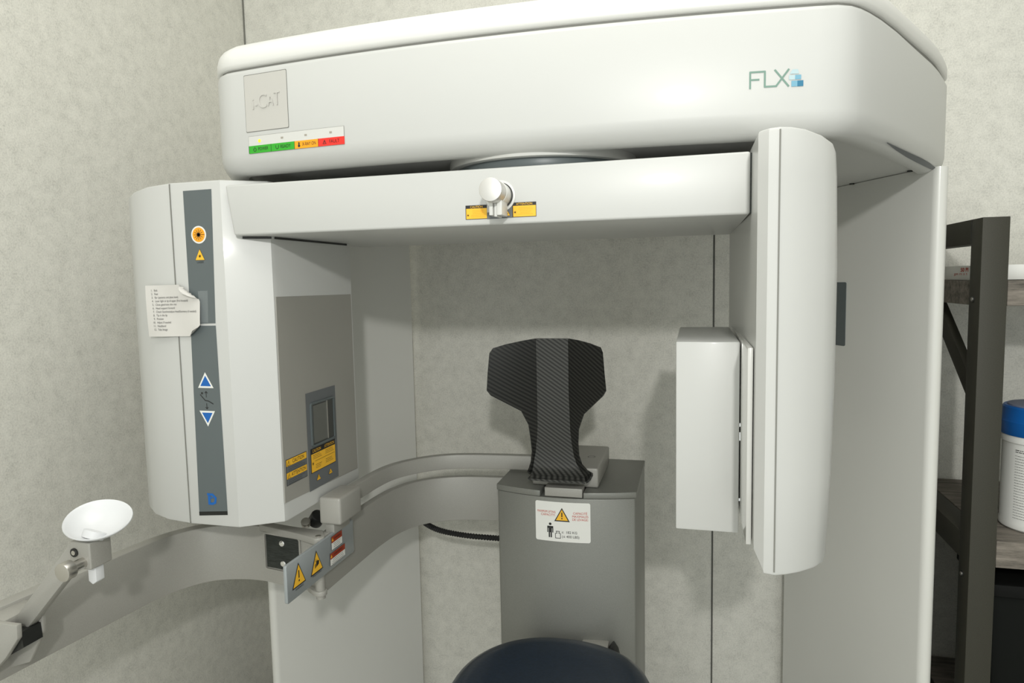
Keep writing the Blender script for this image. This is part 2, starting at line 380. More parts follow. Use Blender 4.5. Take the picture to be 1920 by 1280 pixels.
raised([('i', -0.6610, 1.6310, 0.025, 0.9, 0.0), ('-', -0.6550, 1.6310, 0.022, 0.7, 0.0), ('C', -0.6430, 1.6335, 0.031, 0.85, 0.0), ('A', -0.6275, 1.6335, 0.026, 0.62, 0.0), ('T', -0.6155, 1.6345, 0.030, 0.60, 0.0)], BADGE, 'raised_logo_lettering', housing, hs)
# status strip
d = Decal(hs)
us = [-0.6738, -0.6310, -0.5872, -0.5445, -0.4990]; v0, v1, v2 = 1.5570, 1.5685, 1.5830
for k in range(4):
    d.rect(us[k], us[k+1], v0-0.0004, v2+0.0004, SEAM, 0); d.rect(us[k]+0.0004*(k == 0), us[k+1]-0.0006*(k == 3), v1, v2, STRIPW, 1)
    d.rect(us[k], us[k+1], v0, v1, [GRN, GRN, ORA, RED][k], 1)
    d.rect(us[k]-0.0003, us[k]+0.0003, v0, v1, INK, 2)
    d.text(['POWER', 'READY', 'X-RAY ON', 'FAULT'][k], us[k]+[0.0275, 0.027, 0.0265, 0.028][k], (v0+v1)/2, 0.0072, INK, 2, sx=[0.78, 0.85, 0.72, 0.85][k], bold=0.0)
    if k: d.rect((us[k]+us[k+1])/2-0.0027, (us[k]+us[k+1])/2+0.0017, v1+0.0060, v1+0.0088, LEDO, 2)
d.ring(us[0]+0.0115, (v0+v1)/2-0.0004, 0.0021, 0.0030, INK, 2, 125, 415, 16); d.rect(us[0]+0.0111, us[0]+0.0119, 1.5630, 1.5668, INK, 2)
d.ring(us[1]+0.0115, (v0+v1)/2, 0.0022, 0.0030, INK, 2, 160, 380, 14); d.line([(us[1]+0.0088, 1.5628), (us[1]+0.0088, 1.5655)], 0.0008, INK, 2); d.line([(us[1]+0.0142, 1.5628), (us[1]+0.0142, 1.5655)], 0.0008, INK, 2)
d.disc(us[2]+0.0082, 1.5650, 0.0022, INK, 2, 3); d.disc(us[2]+0.0082, 1.5610, 0.0023, INK, 2, 6); d.disc(us[2]+0.0082, 1.5630, 0.0012, INK, 3, 8)
d.line([(us[3]+0.0082, 1.5602), (us[3]+0.0138, 1.5602), (us[3]+0.011, 1.5655), (us[3]+0.0082, 1.5602)], 0.0008, INK, 2); d.rect(us[3]+0.0106, us[3]+0.0114, 1.5615, 1.5635, INK, 2)
strip = d.build('status_strip', housing, 'green, orange and red indicator strip')
d = Decal(hs, 0.0011); d.disc(-0.6525, v1+0.0065, 0.0026, LEDY, 0, 12); d.build('power_light', housing, 'small lit yellow light')
# model lettering made of strokes with three blue blocks
d = Decal(hs); u0, vb, H = 0.0695, 1.5885, 0.0200; wk = 0.0023; DX = u0
d.line([(DX, vb), (DX, vb+H), (DX+0.0178, vb+H), (DX+0.0178, vb+0.0012), (DX+0.0315, vb+0.0012), (DX+0.0465, vb+H+0.001)], wk, TEAL, 0)
d.line([(DX, vb+0.0105), (DX+0.0105, vb+0.0105)], wk, TEAL, 0); d.line([(DX+0.0300, vb+H+0.001), (DX+0.0465, vb+0.0005)], wk, TEAL, 0)
d.poly([(DX+0.0475, vb+0.0150), (DX+0.0590, vb+0.0150), (DX+0.0575, vb+0.0205), (DX+0.0510, vb+0.0205)], BL1, 1)
for a, b, c, e, m1, m2 in ((0.0468, 0.0615, 0.0080, 0.0136, BL1, BL2), (0.0498, 0.0642, -0.0006, 0.0066, BL2, BL3)):
    mid = (a+b)/2; d.rect(DX+a, DX+mid, vb+c, vb+e, m1, 1); d.rect(DX+mid, DX+b, vb+c, vb+e, m2, 1)
d.build('model_lettering', housing, 'sage green lettering with blue blocks')
# rotation hub under the housing
hub = obj('rotation_hub', cyl((-0.235, 1.10, 1.5245), (-0.235, 1.10, ZB+0.012), 0.150, seg=72, b=0.0015), UNDER, housing)
obj('hub_shaded_disc', cyl((-0.235, 1.10, 1.5125), (-0.235, 1.10, 1.5250), 0.138, seg=72, b=0.001), SLATE, housing, 'hub disc coloured dark for shade')  # shade under the housing put into the disc as a dark colour
for sx, sy in ((0.318, 1.575), (0.385, 1.425), (-0.27, 0.985), (-0.69, 1.02)):
    obj('screw', cyl((sx, sy, ZB+0.0075), (sx, sy, ZB+0.011), 0.0048, seg=16), BLACKM, housing)
# side columns: thin plates toed in towards the wall
def column_outline(flip):
    A = Vector((0.430 if flip else 0.411, 1.388)); B = Vector((0.225, 1.783)); t = (B-A).normalized(); nn = Vector((t.y, -t.x)); th = 0.026 if flip else 0.028
    c = A+nn*th/2; pts = []
    a0 = math.atan2(-nn.y, -nn.x)
    for i in range(11):
        a = a0+PI*i/10; pts.append(tuple(c+Vector((math.cos(a), math.sin(a)))*th/2))
    pts += [tuple(B+nn*th), tuple(B)]
    return [mirror(p) for p in pts] if flip else pts
for fl in (True, False):
    cc = obj('side_column', prism(column_outline(fl), 0.0, ZB+0.009, 'Z'), COLW, S, smooth=40)
    if not fl:
        A = Vector((0.411, 1.388)); t = (Vector((0.225, 1.783))-A).normalized(); nn = Vector((-t.y, t.x))
        P = lambda s_, z: (A+t*s_+nn*0.0006)
        bm = bmesh.new()
        for s0, s1, z0, z1, off in ((0.224, 0.262, 1.197, 1.3335, 0.0012),):
            for q in rrect(s0, s1, z0, z1, 0.004): bm.verts.new((A+t*q[0]+nn*off).to_3d()+Vector((0, 0, q[1])))
            bm.faces.new(bm.verts[:])
        ex = bmesh.ops.extrude_face_region(bm, geom=bm.faces[:]); bmesh.ops.translate(bm, vec=(-nn*0.0015).to_3d(), verts=[g for g in ex['geom'] if isinstance(g, bmesh.types.BMVert)]); fixn(bm)
        obj('cover_slot', bm, SLATE, cc, 'dark grey slot')
# gantry beam
beamp = [(-0.7164, 1.5100), (0.0712, 1.5105), (0.0712, 1.4302), (-0.7045, 1.4306)]
beam = obj('gantry_beam', prism(beamp, 0.945, 1.375, 'Y', 0.0035, 3), WHITE, S, smooth=50)
obj('beam_joint', join(box(0.0712, 0.0735, 0.9475, 1.37, 1.4315, 1.5085)), BLACKM, S)
# laser alignment knob on the beam
kn = obj('alignment_knob', join(cyl((-0.2640, 0.946, 1.4700), (-0.2640, 0.9428, 1.4700), 0.0220, seg=48, b=0.0008), cyl((-0.2630, 0.940, 1.4705), (-0.2620, 0.912, 1.4715), 0.0165, seg=48, b=0.001)), WHITE2, beam)
obj('knob_cap', cyl((-0.2620, 0.913, 1.4715), (-0.2615, 0.885, 1.4722), 0.0158, seg=56, b=0.0008), CAPM, beam, 'brushed round cap')
obj('knob_ring', cyl((-0.2633, 0.9430, 1.4702), (-0.2632, 0.9390, 1.4703), 0.0182, seg=48), BLACK, beam, 'thin black ring')
obj('knob_lever', join(box(-0.2695, -0.2645, 0.905, 0.935, 1.4400, 1.4640, 0.0008), box(-0.2635, -0.2595, 0.909, 0.935, 1.4385, 1.4640, 0.0006), box(-0.2585, -0.2515, 0.905, 0.935, 1.4400, 1.4640, 0.0008), box(-0.2650, -0.2575, 0.915, 0.930, 1.4405, 1.4640)), WHITE2, beam)
d = Decal(planeY(0.945))
d.poly([(-0.3165, 1.4392), (-0.2845, 1.4392), (-0.2845, 1.4592), (-0.3165, 1.4592)], INK, 0); d.rect(-0.3155, -0.2845, 1.4400, 1.4545, YEL, 1)
d.text('CAUTION', -0.300, 1.4566, 0.0042, YEL, 1); d.burst(-0.3128, 1.4452, 0.0020, INK, 2)
d.lines(-0.3085, -0.2870, 1.4520, 5, 0.0023, 0.0011, ORA, 2, 3, 'CENTER')
d.poly([(-0.2845, 1.4386), (-0.2465, 1.4392), (-0.2465, 1.4600), (-0.2500, 1.4590), (-0.2560, 1.4540), (-0.2620, 1.4500), (-0.2845, 1.4480)], DGREY, 0)
d.rect(-0.2470, -0.2124, 1.4396, 1.4602, INK, 0); d.rect(-0.2459, -0.2130, 1.4404, 1.4555, YEL, 1)
d.text('ATTENTION', -0.2295, 1.4577, 0.0042, YEL, 1); d.burst(-0.2430, 1.4466, 0.0020, INK, 2)
d.lines(-0.2385, -0.2170, 1.4530, 5, 0.0023, 0.0011, ORA, 2, 5, 'CENTER')
d.warn(-0.2542, 1.4460, 0.0078, 0.0085, 1, 'laser', 0.06)
d.build('laser_caution_label', beam, 'yellow and black caution and attention label')

# ---------------- source unit (left)
ZT = 1.520
src = [(-0.8238, 0.950), (-0.7290, 0.950), (-0.6690, 0.9905), (-0.6665, 1.0), (-0.6665, 1.252), (-0.672, 1.262), (-0.99, 1.262), (-1.0, 1.255), (-1.003, 1.20), (-1.002, 1.12), (-0.994, 1.075), (-0.976, 1.030), (-0.950, 0.995), (-0.915, 0.970), (-0.875, 0.956)]
bm = loft(src, [(0.0030, 0.9500), (0.0008, 0.9512), (0.0, 0.9540), (0.0, ZT-0.004), (0.0008, ZT-0.0012), (0.003, ZT)])
# crowned top and belly on the outer shell
for v in bm.verts:
    if v.co.x < -0.83:
        k = min(1, (-0.83-v.co.x)/0.17)
        if v.co.z > 1.4: v.co.z -= 0.022*k**1.6
        else: v.co.z += 0.010*k**1.6
source = obj('source_unit', bm, WHITE, S, smooth=22)
obj('shell_seam', box(-0.8248, -0.8232, 0.9488, 0.9520, 0.952, ZT-0.002), SEAM, source)
obj('shell_seam', box(-0.668, -0.6655, 0.998, 1.240, 1.4268, 1.4302), BLACK, source, 'thin black gap under the beam')
obj('shell_seam', prism([(-0.7040, 0.9655), (-0.668, 0.9900), (-0.6662, 0.9890), (-0.7025, 0.9642)], 1.4268, 1.4302, 'Z'), BLACK, source)
# control overlay
d = Decal(planeY(0.950))
d.poly([(-0.7990, 1.2905), (-0.7517, 1.2912), (-0.7450, 1.5062), (-0.7988, 1.5058)], SLATE, 0)
d.poly([(-0.8055, 0.9660), (-0.7496, 0.9708), (-0.7515, 1.2875), (-0.8000, 1.2872)], SLATE, 0)
d.poly([(-0.8055, 0.9662), (-0.7496, 0.9710), (-0.7496, 0.9775), (-0.8055, 0.9728)], BLACK, 1)
cx, cz = -0.7736, 1.4348
d.disc(cx, cz, 0.0142, LWHITE, 1, 36); d.disc(cx, cz, 0.0117, ORA, 2, 36); d.burst(cx, cz, 0.0085, INK, 3, 0.40, 12); d.line([(cx, cz), (cx+0.0110, cz)], 0.0008, INK, 3)
d.warn(-0.7735, 1.4030, 0.0185, 0.0185, 1, 'laser', 0.04); d.text('LASER', -0.7735, 1.3905, 0.0048, INK, 1)
for cz, k in ((1.1975, 1), (1.1330, -1)):
    d.tri(-0.7774, cz, 0.0262, 0.0300, LWHITE, 1, k); d.tri(-0.7774, cz-k*0.0013, 0.0175, 0.0205, BLUE, 2, k)
d.disc(-0.7855, 1.1755, 0.0020, INK, 1, 12)
d.line([(-0.7890, 1.1730), (-0.7800, 1.1635), (-0.7735, 1.1625), (-0.7650, 1.1580)], 0.0016, INK, 1)
for z0, z1 in ((1.1690, 1.1785), (1.1585, 1.1495)):
    d.line([(-0.7775, z0), (-0.7775, z1)], 0.0012, INK, 1); s_ = 1 if z1 > z0 else -1
    d.line([(-0.7800, z1-0.0025*s_), (-0.7775, z1), (-0.7750, z1-0.0025*s_)], 0.0012, INK, 1)
# blue emblem: a D with a flag cut into it
ex, ez = -0.7785, 0.9965
d.line([(ex-0.0078, ez+0.0075), (ex+0.0015, ez+0.0075), (ex+0.0075, ez+0.0020), (ex+0.0060, ez-0.0060), (ex+0.0010, ez-0.0082), (ex-0.0060, ez-0.0082)], 0.0040, BLUE, 1)
d.line([(ex-0.0050, ez+0.0035), (ex-0.0050, ez-0.0085)], 0.0048, BLUE, 2); d.line([(ex-0.0050, ez+0.0022), (ex+0.0022, ez+0.0022)], 0.0020, BLUE, 2.5)
d.build('control_overlay', source, 'slate grey vertical control strip with blue arrows')
# grey collimator panel on the inner side
pp = [(0.9915, 1.3320), (1.2475, 1.3300), (1.2475, 0.9730), (0.9885, 0.9835)]
panel = obj('collimator_panel', prism([(p[0], p[1]) for p in pp], -0.6675, -0.6655, 'X', 0.0006, 1), GREYP, source, 'flat grey side panel', smooth=0)
wx = -0.6655
d = Decal(planeX(wx))
d.rect(1.0650, 1.1685, 0.9795, 1.1580, DGREY, 0)
d.rect(0.9955, 1.0600, 1.0105, 1.0560, INK, 0)
d.rect(0.9965, 1.0590, 1.0440, 1.0550, YEL, 1); d.rect(0.9965, 1.0590, 1.0330, 1.0435, DGREY, 1); d.rect(0.9965, 1.0590, 1.0220, 1.0325, YEL, 1); d.rect(0.9965, 1.0590, 1.0115, 1.0215, DGREY, 1)
for z_, t_ in ((1.0495, 'CAUTION'), (1.0272, 'ATTENTION')):
    d.text(t_, 1.0330, z_, 0.0095, INK, 2, sx=0.85); d.warn(1.0035, z_, 0.0090, 0.0100, 2, '!', 0.1)
d.lines(1.002, 1.056, 1.0410, 3, 0.0030, 0.0014, INK, 2, 4); d.lines(1.002, 1.056, 1.0190, 3, 0.0030, 0.0014, INK, 2, 6)
d.rect(1.0725, 1.1600, 1.0105, 1.0555, INK, 1); d.rect(1.0740, 1.1588, 1.0118, 1.0450, YEL, 2)
d.text('CAUTION', 1.0930, 1.0500, 0.0080, YEL, 3, sx=0.8); d.text('ATTENTION', 1.1380, 1.0500, 0.0080, YEL, 3, sx=0.8)
d.lines(1.0800, 1.1110, 1.0420, 3, 0.0030, 0.0015, INK, 3, 8); d.lines(1.1230, 1.1540, 1.0420, 3, 0.0030, 0.0015, INK, 3, 9)
d.rect(1.0860, 1.1560, 1.0305, 1.0311, INK, 3); d.burst(1.0790, 1.0275, 0.0035, INK, 3)
d.lines(1.0880, 1.1120, 1.0235, 3, 0.0030, 0.0015, INK, 3, 10); d.lines(1.1230, 1.1500, 1.0250, 3, 0.0030, 0.0015, INK, 3, 11)
d.warn(1.0960, 0.9990, 0.0120, 0.0150, 2, '!', 0.08); d.warn(1.1385, 0.9985, 0.0110, 0.0150, 2, 'laser', 0.08)
d.build('caution_label', panel, 'dark grey plate with yellow caution labels')
def frame_ring(u0, u1, v0, v1, wd, r, x0, x1):
    o_ = rrect(u0, u1, v0, v1, r); i_ = rrect(u0+wd, u1-wd, v0+wd, v1-wd, max(r-wd, 0.001)); n = len(o_); bm = bmesh.new()
    V = [[bm.verts.new((x, p[0], p[1])) for p in L] for L, x in ((o_, x0), (o_, x1), (i_, x1), (i_, x0))]
    for k in range(4):
        a, b = V[k], V[(k+1) % 4]
        for i in range(n): bm.faces.new((a[i], a[(i+1) % n], b[(i+1) % n], b[i]))
    return fixn(bm)
obj('window_frame', frame_ring(1.0770, 1.1600, 1.0575, 1.1390, 0.0038, 0.006, wx, wx+0.0032), SLATE, panel)
obj('collimator_window', join(prism(rrect(1.0795, 1.1575, 1.0600, 1.1365, 0.003), wx+0.0007, wx+0.0014, 'X')), WINB, panel, 'dark rectangular beam window', smooth=0)
obj('filter_plate', box(wx+0.0014, wx+0.0020, 1.0860, 1.1330, 1.0640, 1.1325), WINL, panel, 'grey plate behind the window', smooth=0)
obj('filter_edge', box(wx+0.0014, wx+0.0030, 1.1330, 1.1345, 1.0625, 1.1345), STEEL, panel, smooth=0)
# ---------------- detector unit (right)
ZT2 = 1.519
det = [(0.0955, 0.8465), (0.0835, 0.8500), (0.0732, 0.8640), (0.0732, 0.885), (0.0725, 1.02), (0.0665, 1.365), (0.070, 1.372), (0.172, 1.372), (0.176, 1.365), (0.1775, 1.20), (0.1775, 1.05), (0.1760, 0.960), (0.1725, 0.925), (0.1650, 0.900), (0.1500, 0.880), (0.1280, 0.862), (0.1100, 0.8515)]
bm = loft(det, [(0.0015, 0.9905), (0.0005, 0.9915), (0.0, 0.9935), (0.0, 1.10), (0.0, 1.22), (0.0, 1.36), (0.0, 1.47), (0.0, ZT2-0.004), (0.0010, ZT2-0.0012), (0.003, ZT2)])
for v in bm.verts:
    if v.co.x > 0.10:
        k = min(1, (v.co.x-0.10)/0.075)
        if v.co.z > 1.5: v.co.z -= 0.018*k**2.2
        if v.co.z < 1.22: v.co.x -= 0.007*k*((1.22-v.co.z)/0.23)**1.6
        if v.co.z > 1.40: v.co.x -= 0.006*k*((v.co.z-1.40)/0.12)**1.6
    if v.co.x < 0.09 and v.co.z < 1.03 and v.co.y > 0.855: v.co.z += 0.022
detector = obj('detector_unit', bm, WHITE, S, smooth=22)
obj('shell_seam', box(0.0945, 0.0962, 0.8455, 0.850, 0.995, ZT2-0.003), SEAM, detector)
# sensor housing in front of a mounting plate
sens = obj('sensor_box', box(-0.0235, 0.0640, 1.000, 1.300, 0.9838, 1.2592, 0.0022, 2), WHITE, S)
obj('mounting_plate', box(0.0655, 0.0722, 0.885, 1.28, 1.012, 1.262, 0.001), UNDER, detector, 'glossy plate on the inner side')
obj('sensor_bracket', join(box(0.060, 0.0700, 1.03, 1.27, 1.02, 1.24), ), BLACKM, detector)
for z0, z1 in ((1.118, 1.130), (1.138, 1.143), (1.030, 1.034)): obj('sensor_hinge', cyl((0.0650, 1.008, z0), (0.0650, 1.008, z1), 0.0042, seg=16), CHROME, detector)
# ============================================================ instruction note taped to the source unit
note = thing('instruction_note', 'curled white paper note with twelve printed steps taped over the grey control strip', 'note', (-0.828, 0.947, 1.2705))
bm = bmesh.new(); NU, NV = 22, 18
grid = {}
def noteP(u, v):   # u,v in 0..1
    x = -0.8830+u*0.1065+0.004*(1-v)*0.3; z = 1.2695+v*0.0850+u*0.001
    y = 0.9480-0.0030*u-0.0012*math.sin(u*7+v*3)-0.0015*math.sin(v*5+1)*u
    # upper right corner folds over, lower right corner curls up
    s_ = (u-0.80)+(v-0.83)*1.15
    if s_ > 0.06 and v > 0.5:
        e = s_-0.06; x -= e*0.075; z -= e*0.045; y -= 0.010*min(1, e*6)
    q = (u-0.78)-(v-0.0)*1.1
    if q > 0: x -= q*0.03; z += q*0.045; y -= 0.012*q/0.22
    return (x, y, z)
V = [[bm.verts.new(noteP(i/NU, j/NV)) for i in range(NU+1)] for j in range(NV+1)]
for j in range(NV):
    for i in range(NU): bm.faces.new((V[j][i], V[j][i+1], V[j+1][i+1], V[j+1][i]))
obj('paper_sheet', bm, PAPER, note, smooth=60)
def noteS(u, v, dd): p = noteP(u, v); return (p[0], p[1]-dd-0.0002, p[2])
d = Decal(noteS, 0.0005)
LN = ['Bolt', 'Feet', 'Ear (patients and plane level)', 'Laser light at tip of upper (first bicuspid)', 'Close gate/raise chin rest', 'Head support forward', 'Check Scanline/adjust Head/Summary (if needed)', 'Tip in the lip', 'Preview', 'Adjust if needed', 'Headband', 'Take Image']
for i, t in enumerate(LN):
    v = 0.900-i*0.0695; u0 = 0.10+0.004*i
    d.text('%d.' % (i+1), u0+0.030, v, 0.058, INKG, 0, 'RIGHT', sx=0.75); d.text(t, u0+0.055, v, 0.058, INKG, 0, 'LEFT', sx=0.66)
d.build('printed_steps', note)
bm = bmesh.new()
for x, z, y in ((-0.7790, 1.3440, 0.9465), (-0.7625, 1.3445, 0.9490), (-0.7650, 1.2925, 0.9490), (-0.7790, 1.2925, 0.9465)): bm.verts.new((x, y, z))
bm.faces.new(bm.verts[:]); obj('clear_tape', bm, TAPE, note, 'strip of clear tape', smooth=0)

# ============================================================ PATIENT SUPPORT
G = thing('patient_support', 'silver grey lifting column with curved arms, chin rest and a navy padded seat', 'patient support', (-0.26, 1.5, 0))
xL, xR = -0.405, -0.1105
def cfront(x): return 1.345+0.030*((x+0.2578)/0.147)**2
body = [(x, cfront(x)) for x in [xL+0.003+(xR-xL-0.006)*i/12 for i in range(13)]]+[(xR, cfront(xR)+0.006), (xR, 1.62), (xL, 1.62), (xL, cfront(xL)+0.006)]
obj('column_body', prism(body, 0.0, 0.9045, 'Z', 0.0015, 2, 40), SILVERD, G, smooth=40)
lid = [(x, cfront(x)-0.003) for x in [xL-0.001, -0.38, -0.35, -0.32, -0.3045]]+[(-0.3045, 1.40), (-0.2145, 1.40)]+[(x, cfront(x)-0.003) for x in [-0.2145, -0.19, -0.16, -0.135, xR+0.001]]+[(xR+0.001, 1.622), (xL-0.001, 1.622)]
obj('column_lid', prism(lid, 0.9055, 0.9185, 'Z', 0.0018, 2, 40), SILVERD, G, smooth=40)
obj('headrest_bracket', join(box(-0.3290, -0.1885, 1.380, 1.575, 0.9190, 0.9610, 0.004, 3), box(-0.2955, -0.2170, 1.348, 1.40, 0.9065, 0.9250, 0.0015)), SILVER, G, smooth=40)
d = Decal(lambda u, v, dd: (u, v, 0.9610+dd)); d.ring(-0.215, 1.47, 0.007, 0.0085, SEAM, 0); d.build('bracket_cap', G)
# lifting capacity label
d = Decal(lambda u, v, dd: (u, cfront(u)-dd, v), 0.0006)
a, b, c, e = -0.3155, -0.2008, 0.8125, 0.8962
pts = rrect(a, b, c, e, 0.004)
for i in range(8):
    x0 = a+0.004+(b-a-0.008)*i/8; x1 = a+0.004+(b-a-0.008)*(i+1)/8; d.rect(x0, x1, c, e, LWHITE, 0)
d.poly([p for p in rrect(a, a+0.0085, c, e, 0.004)], LWHITE, 0); d.poly([p for p in rrect(b-0.0085, b, c, e, 0.004)], LWHITE, 0)
d.warn(-0.2590, 0.8700, 0.0290, 0.0325, 2, '!', 0.11)
for t, u, v in (('MAXIMUM LIFTING', -0.2918, 0.8745), ('CAPACITY:', -0.2880, 0.8680), ('CAPACITÉ', -0.2215, 0.8740), ('MAXIMALES', -0.2215, 0.8675), ('DE LEVAGE:', -0.2215, 0.8610)):
    d.text(t, u, v, 0.0066, REDT, 2, sx=0.70 if len(t) > 12 else 0.95)
px = -0.2840
d.disc(px, 0.8530-0.004, 0.0028, INK, 2, 14); d.rect(px-0.0062, px+0.0062, 0.8400, 0.8445, INK, 2); d.rect(px-0.0034, px+0.0034, 0.8310, 0.8440, INK, 2)
for s_ in (-1, 1):
    d.rect(px+s_*0.0054-0.0010, px+s_*0.0054+0.0010, 0.8310, 0.8440, INK, 2); d.rect(px+s_*0.0020-0.0014, px+s_*0.0020+0.0014, 0.8205, 0.8320, INK, 2)
bx = -0.2680
d.line([(bx-0.0050, 0.8200), (bx+0.0055, 0.8200), (bx+0.0055, 0.8300), (bx+0.0020, 0.8305), (bx+0.0035, 0.8345), (bx-0.0035, 0.8345), (bx-0.0015, 0.8305), (bx-0.0050, 0.8300), (bx-0.0050, 0.8200)], 0.0011, INK, 2)
d.text('≤  182 KG', -0.2440, 0.8330, 0.0075, INK, 2); d.text('(≤ 400 LBS)', -0.2415, 0.8240, 0.0075, INK, 2)
d.build('capacity_label', G, 'white lifting capacity label with warning triangle')
# inner curved arm
inner = [(-0.36, 1.502), (-0.40, 1.503), (-0.447, 1.501), (-0.520, 1.492), (-0.578, 1.468), (-0.618, 1.428), (-0.640, 1.372), (-0.648, 1.310), (-0.650, 1.240), (-0.650, 1.150), (-0.650, 1.068)][::-1]
obj('support_arm', ribbon(inner, 0.016, 0.788, 0.893, 0.0015), SILVER, G, smooth=50)
# hand rail above it with its end block
rail = [(-0.30, 1.472), (-0.399, 1.468), (-0.500, 1.457), (-0.556, 1.436), (-0.600, 1.395), (-0.628, 1.345), (-0.638, 1.285), (-0.640, 1.200), (-0.640, 1.13)][::-1]
obj('hand_rail', ribbon(rail, 0.017, 0.9230, 0.9560, 0.002), SILVER, G, smooth=50)
obj('rail_block', box(-0.664, -0.620, 1.090, 1.172, 0.9110, 0.9620, 0.005, 3), SILVER, G, smooth=40)
obj('rail_post', box(-0.658, -0.640, 1.10, 1.16, 0.889, 0.9115, 0.002), SILVER, G)
# hinge and outer swinging arm
hinge = obj('hinge_pin', cyl((-0.6555, 1.070, 0.780), (-0.6555, 1.070, 0.889), 0.0085, seg=24, b=0.001), SILVER, G)
outer = [(-0.664, 1.088), (-0.700, 1.094), (-0.750, 1.103), (-0.800, 1.111), (-0.850, 1.107), (-0.900, 1.087), (-0.932, 1.048), (-0.950, 1.000), (-0.959, 0.940), (-0.966, 0.880), (-0.974, 0.810), (-0.982, 0.730), (-0.986, 0.70)][::-1]
outer = outer[::-1]
arm = obj('swing_arm', ribbon(outer, -0.014, 0.785, 0.893, 0.0012, t0=0.010), SILVER, G, smooth=50)
def lug(z0, z1):
    return prism([(-0.800, 1.112), (-0.800, 1.100), (-0.700, 1.074), (-0.664, 1.061)]+arcp(-0.6555, 1.070, 0.0115, 250, 420, 8)+[(-0.664, 1.100)], z0, z1, 'Z', 0.0012, 2, 50)
obj('hinge_lug', lug(0.8845, 0.8965), SILVER, arm, smooth=50); obj('hinge_lug', prism([(-0.690, 1.092), (-0.685, 1.075), (-0.664, 1.061)]+arcp(-0.6555, 1.070, 0.0115, 250, 420, 8)+[(-0.664, 1.100)], 0.7870, 0.7960, 'Z', 0.0012, 2, 50), SILVER, arm, smooth=50)
obj('screw', cyl((-0.6555, 1.070, 0.8962), (-0.6555, 1.070, 0.8978), 0.005, seg=18), STEEL, arm)
# framed recess with black plate; the arm face runs almost along X here
def armface(x): return 1.084+(1.111-1.094)*(x+0.70)/(-0.10)
rec = rrect(-0.7900, -0.7010, 0.8105, 0.8850, 0.005)
ir = rrect(-0.7865, -0.7045, 0.8140, 0.8815, 0.004); bm = bmesh.new(); n = len(rec)
V = [[bm.verts.new((p[0], armface(p[0])-dd, p[1])) for p in L] for L, dd in ((rec, -0.001), (rec, 0.003), (ir, 0.003), (ir, -0.001))]
for k in range(4):
    for i in range(n): bm.faces.new((V[k][i], V[k][(i+1) % n], V[(k+1) % 4][(i+1) % n], V[(k+1) % 4][i]))
obj('recess_rim', fixn(bm), SILVER, arm, smooth=40)
bp = [( -0.7840, 0.8170), (-0.7060, 0.8170), (-0.7060, 0.8800), (-0.7840, 0.8800)]
bm = bmesh.new(); V = [[bm.verts.new((p[0], armface(p[0])-dd, p[1])) for p in bp] for dd in (-0.0005, 0.0015)]
bm.faces.new(V[0]); bm.faces.new(V[1][::-1])
for i in range(4): bm.faces.new((V[0][i], V[0][(i+1) % 4], V[1][(i+1) % 4], V[1][i]))
obj('cover_plate', fixn(bm), BLACKM, arm, 'black brushed plate', smooth=0)
for x, z in ((-0.745, 0.868), (-0.744, 0.829)):
    obj('screw', join(cyl((x, armface(x)-0.001, z), (x, armface(x)-0.0032, z), 0.0055, seg=20, b=0.0005)), CHROME, arm, 'bright screw head')
obj('latch_knob', join(cyl((-0.712, 1.150, 0.889), (-0.698, 1.146, 0.907), 0.0145, seg=28, b=0.003)), BLACK, G, 'round black latch knob')
obj('latch_pin', cyl((-0.7155, 1.128, 0.893), (-0.713, 1.122, 0.902), 0.009, seg=24, b=0.001), STEEL, G)
# warning plate on the inner arm
wp = obj('warning_plate', prism(rrect(0.9450, 1.1720, 0.8290, 0.8935, 0.003), -0.6465, -0.6405, 'X', 0.0008, 2), mat('warning_plate_face', (0.36, 0.39, 0.40), 0.25, metal=0.3), G, 'flat blue-grey plate with warning signs', smooth=30)
d = Decal(planeX(-0.6405))
d.warn(0.9790, 0.8665, 0.0400, 0.0410, 1, '!', 0.07); d.text('WARNING', 0.9800, 0.8430, 0.0052, INK, 1)
d.warn(1.0355, 0.8650, 0.0400, 0.0410, 1, 'hand', 0.07); d.text('PINCH POINT', 1.0360, 0.8425, 0.0050, INK, 1)
for u0, u1, v0, v1, t in ((1.0870, 1.1270, 0.8640, 0.8895, 'WARNING'), (1.0805, 1.1360, 0.8365, 0.8600, 'AVERTISSEMENT')):
    d.rect(u0, u1, v0, v1, INK, 1); d.rect(u0+0.0006, u1-0.0006, v0+0.0006, v1-0.0006, LWHITE, 2); m_ = v0+(v1-v0)*0.52
    d.rect(u0+0.0006, u1-0.0006, m_, v1-0.0006, DRED, 3); d.text(t, (u0+u1)/2+0.003, (m_+v1)/2, 0.0060, INK, 4, sx=0.75 if len(t) > 8 else 0.9)
    d.tri(u0+0.0045, (m_+v1)/2, 0.006, 0.006, YEL, 4); d.lines(u0+0.005, u1-0.004, m_-0.0028, 3, 0.0034, 0.0019, INKG, 3, len(t), 'CENTER')
d.build('warning_signs', wp)
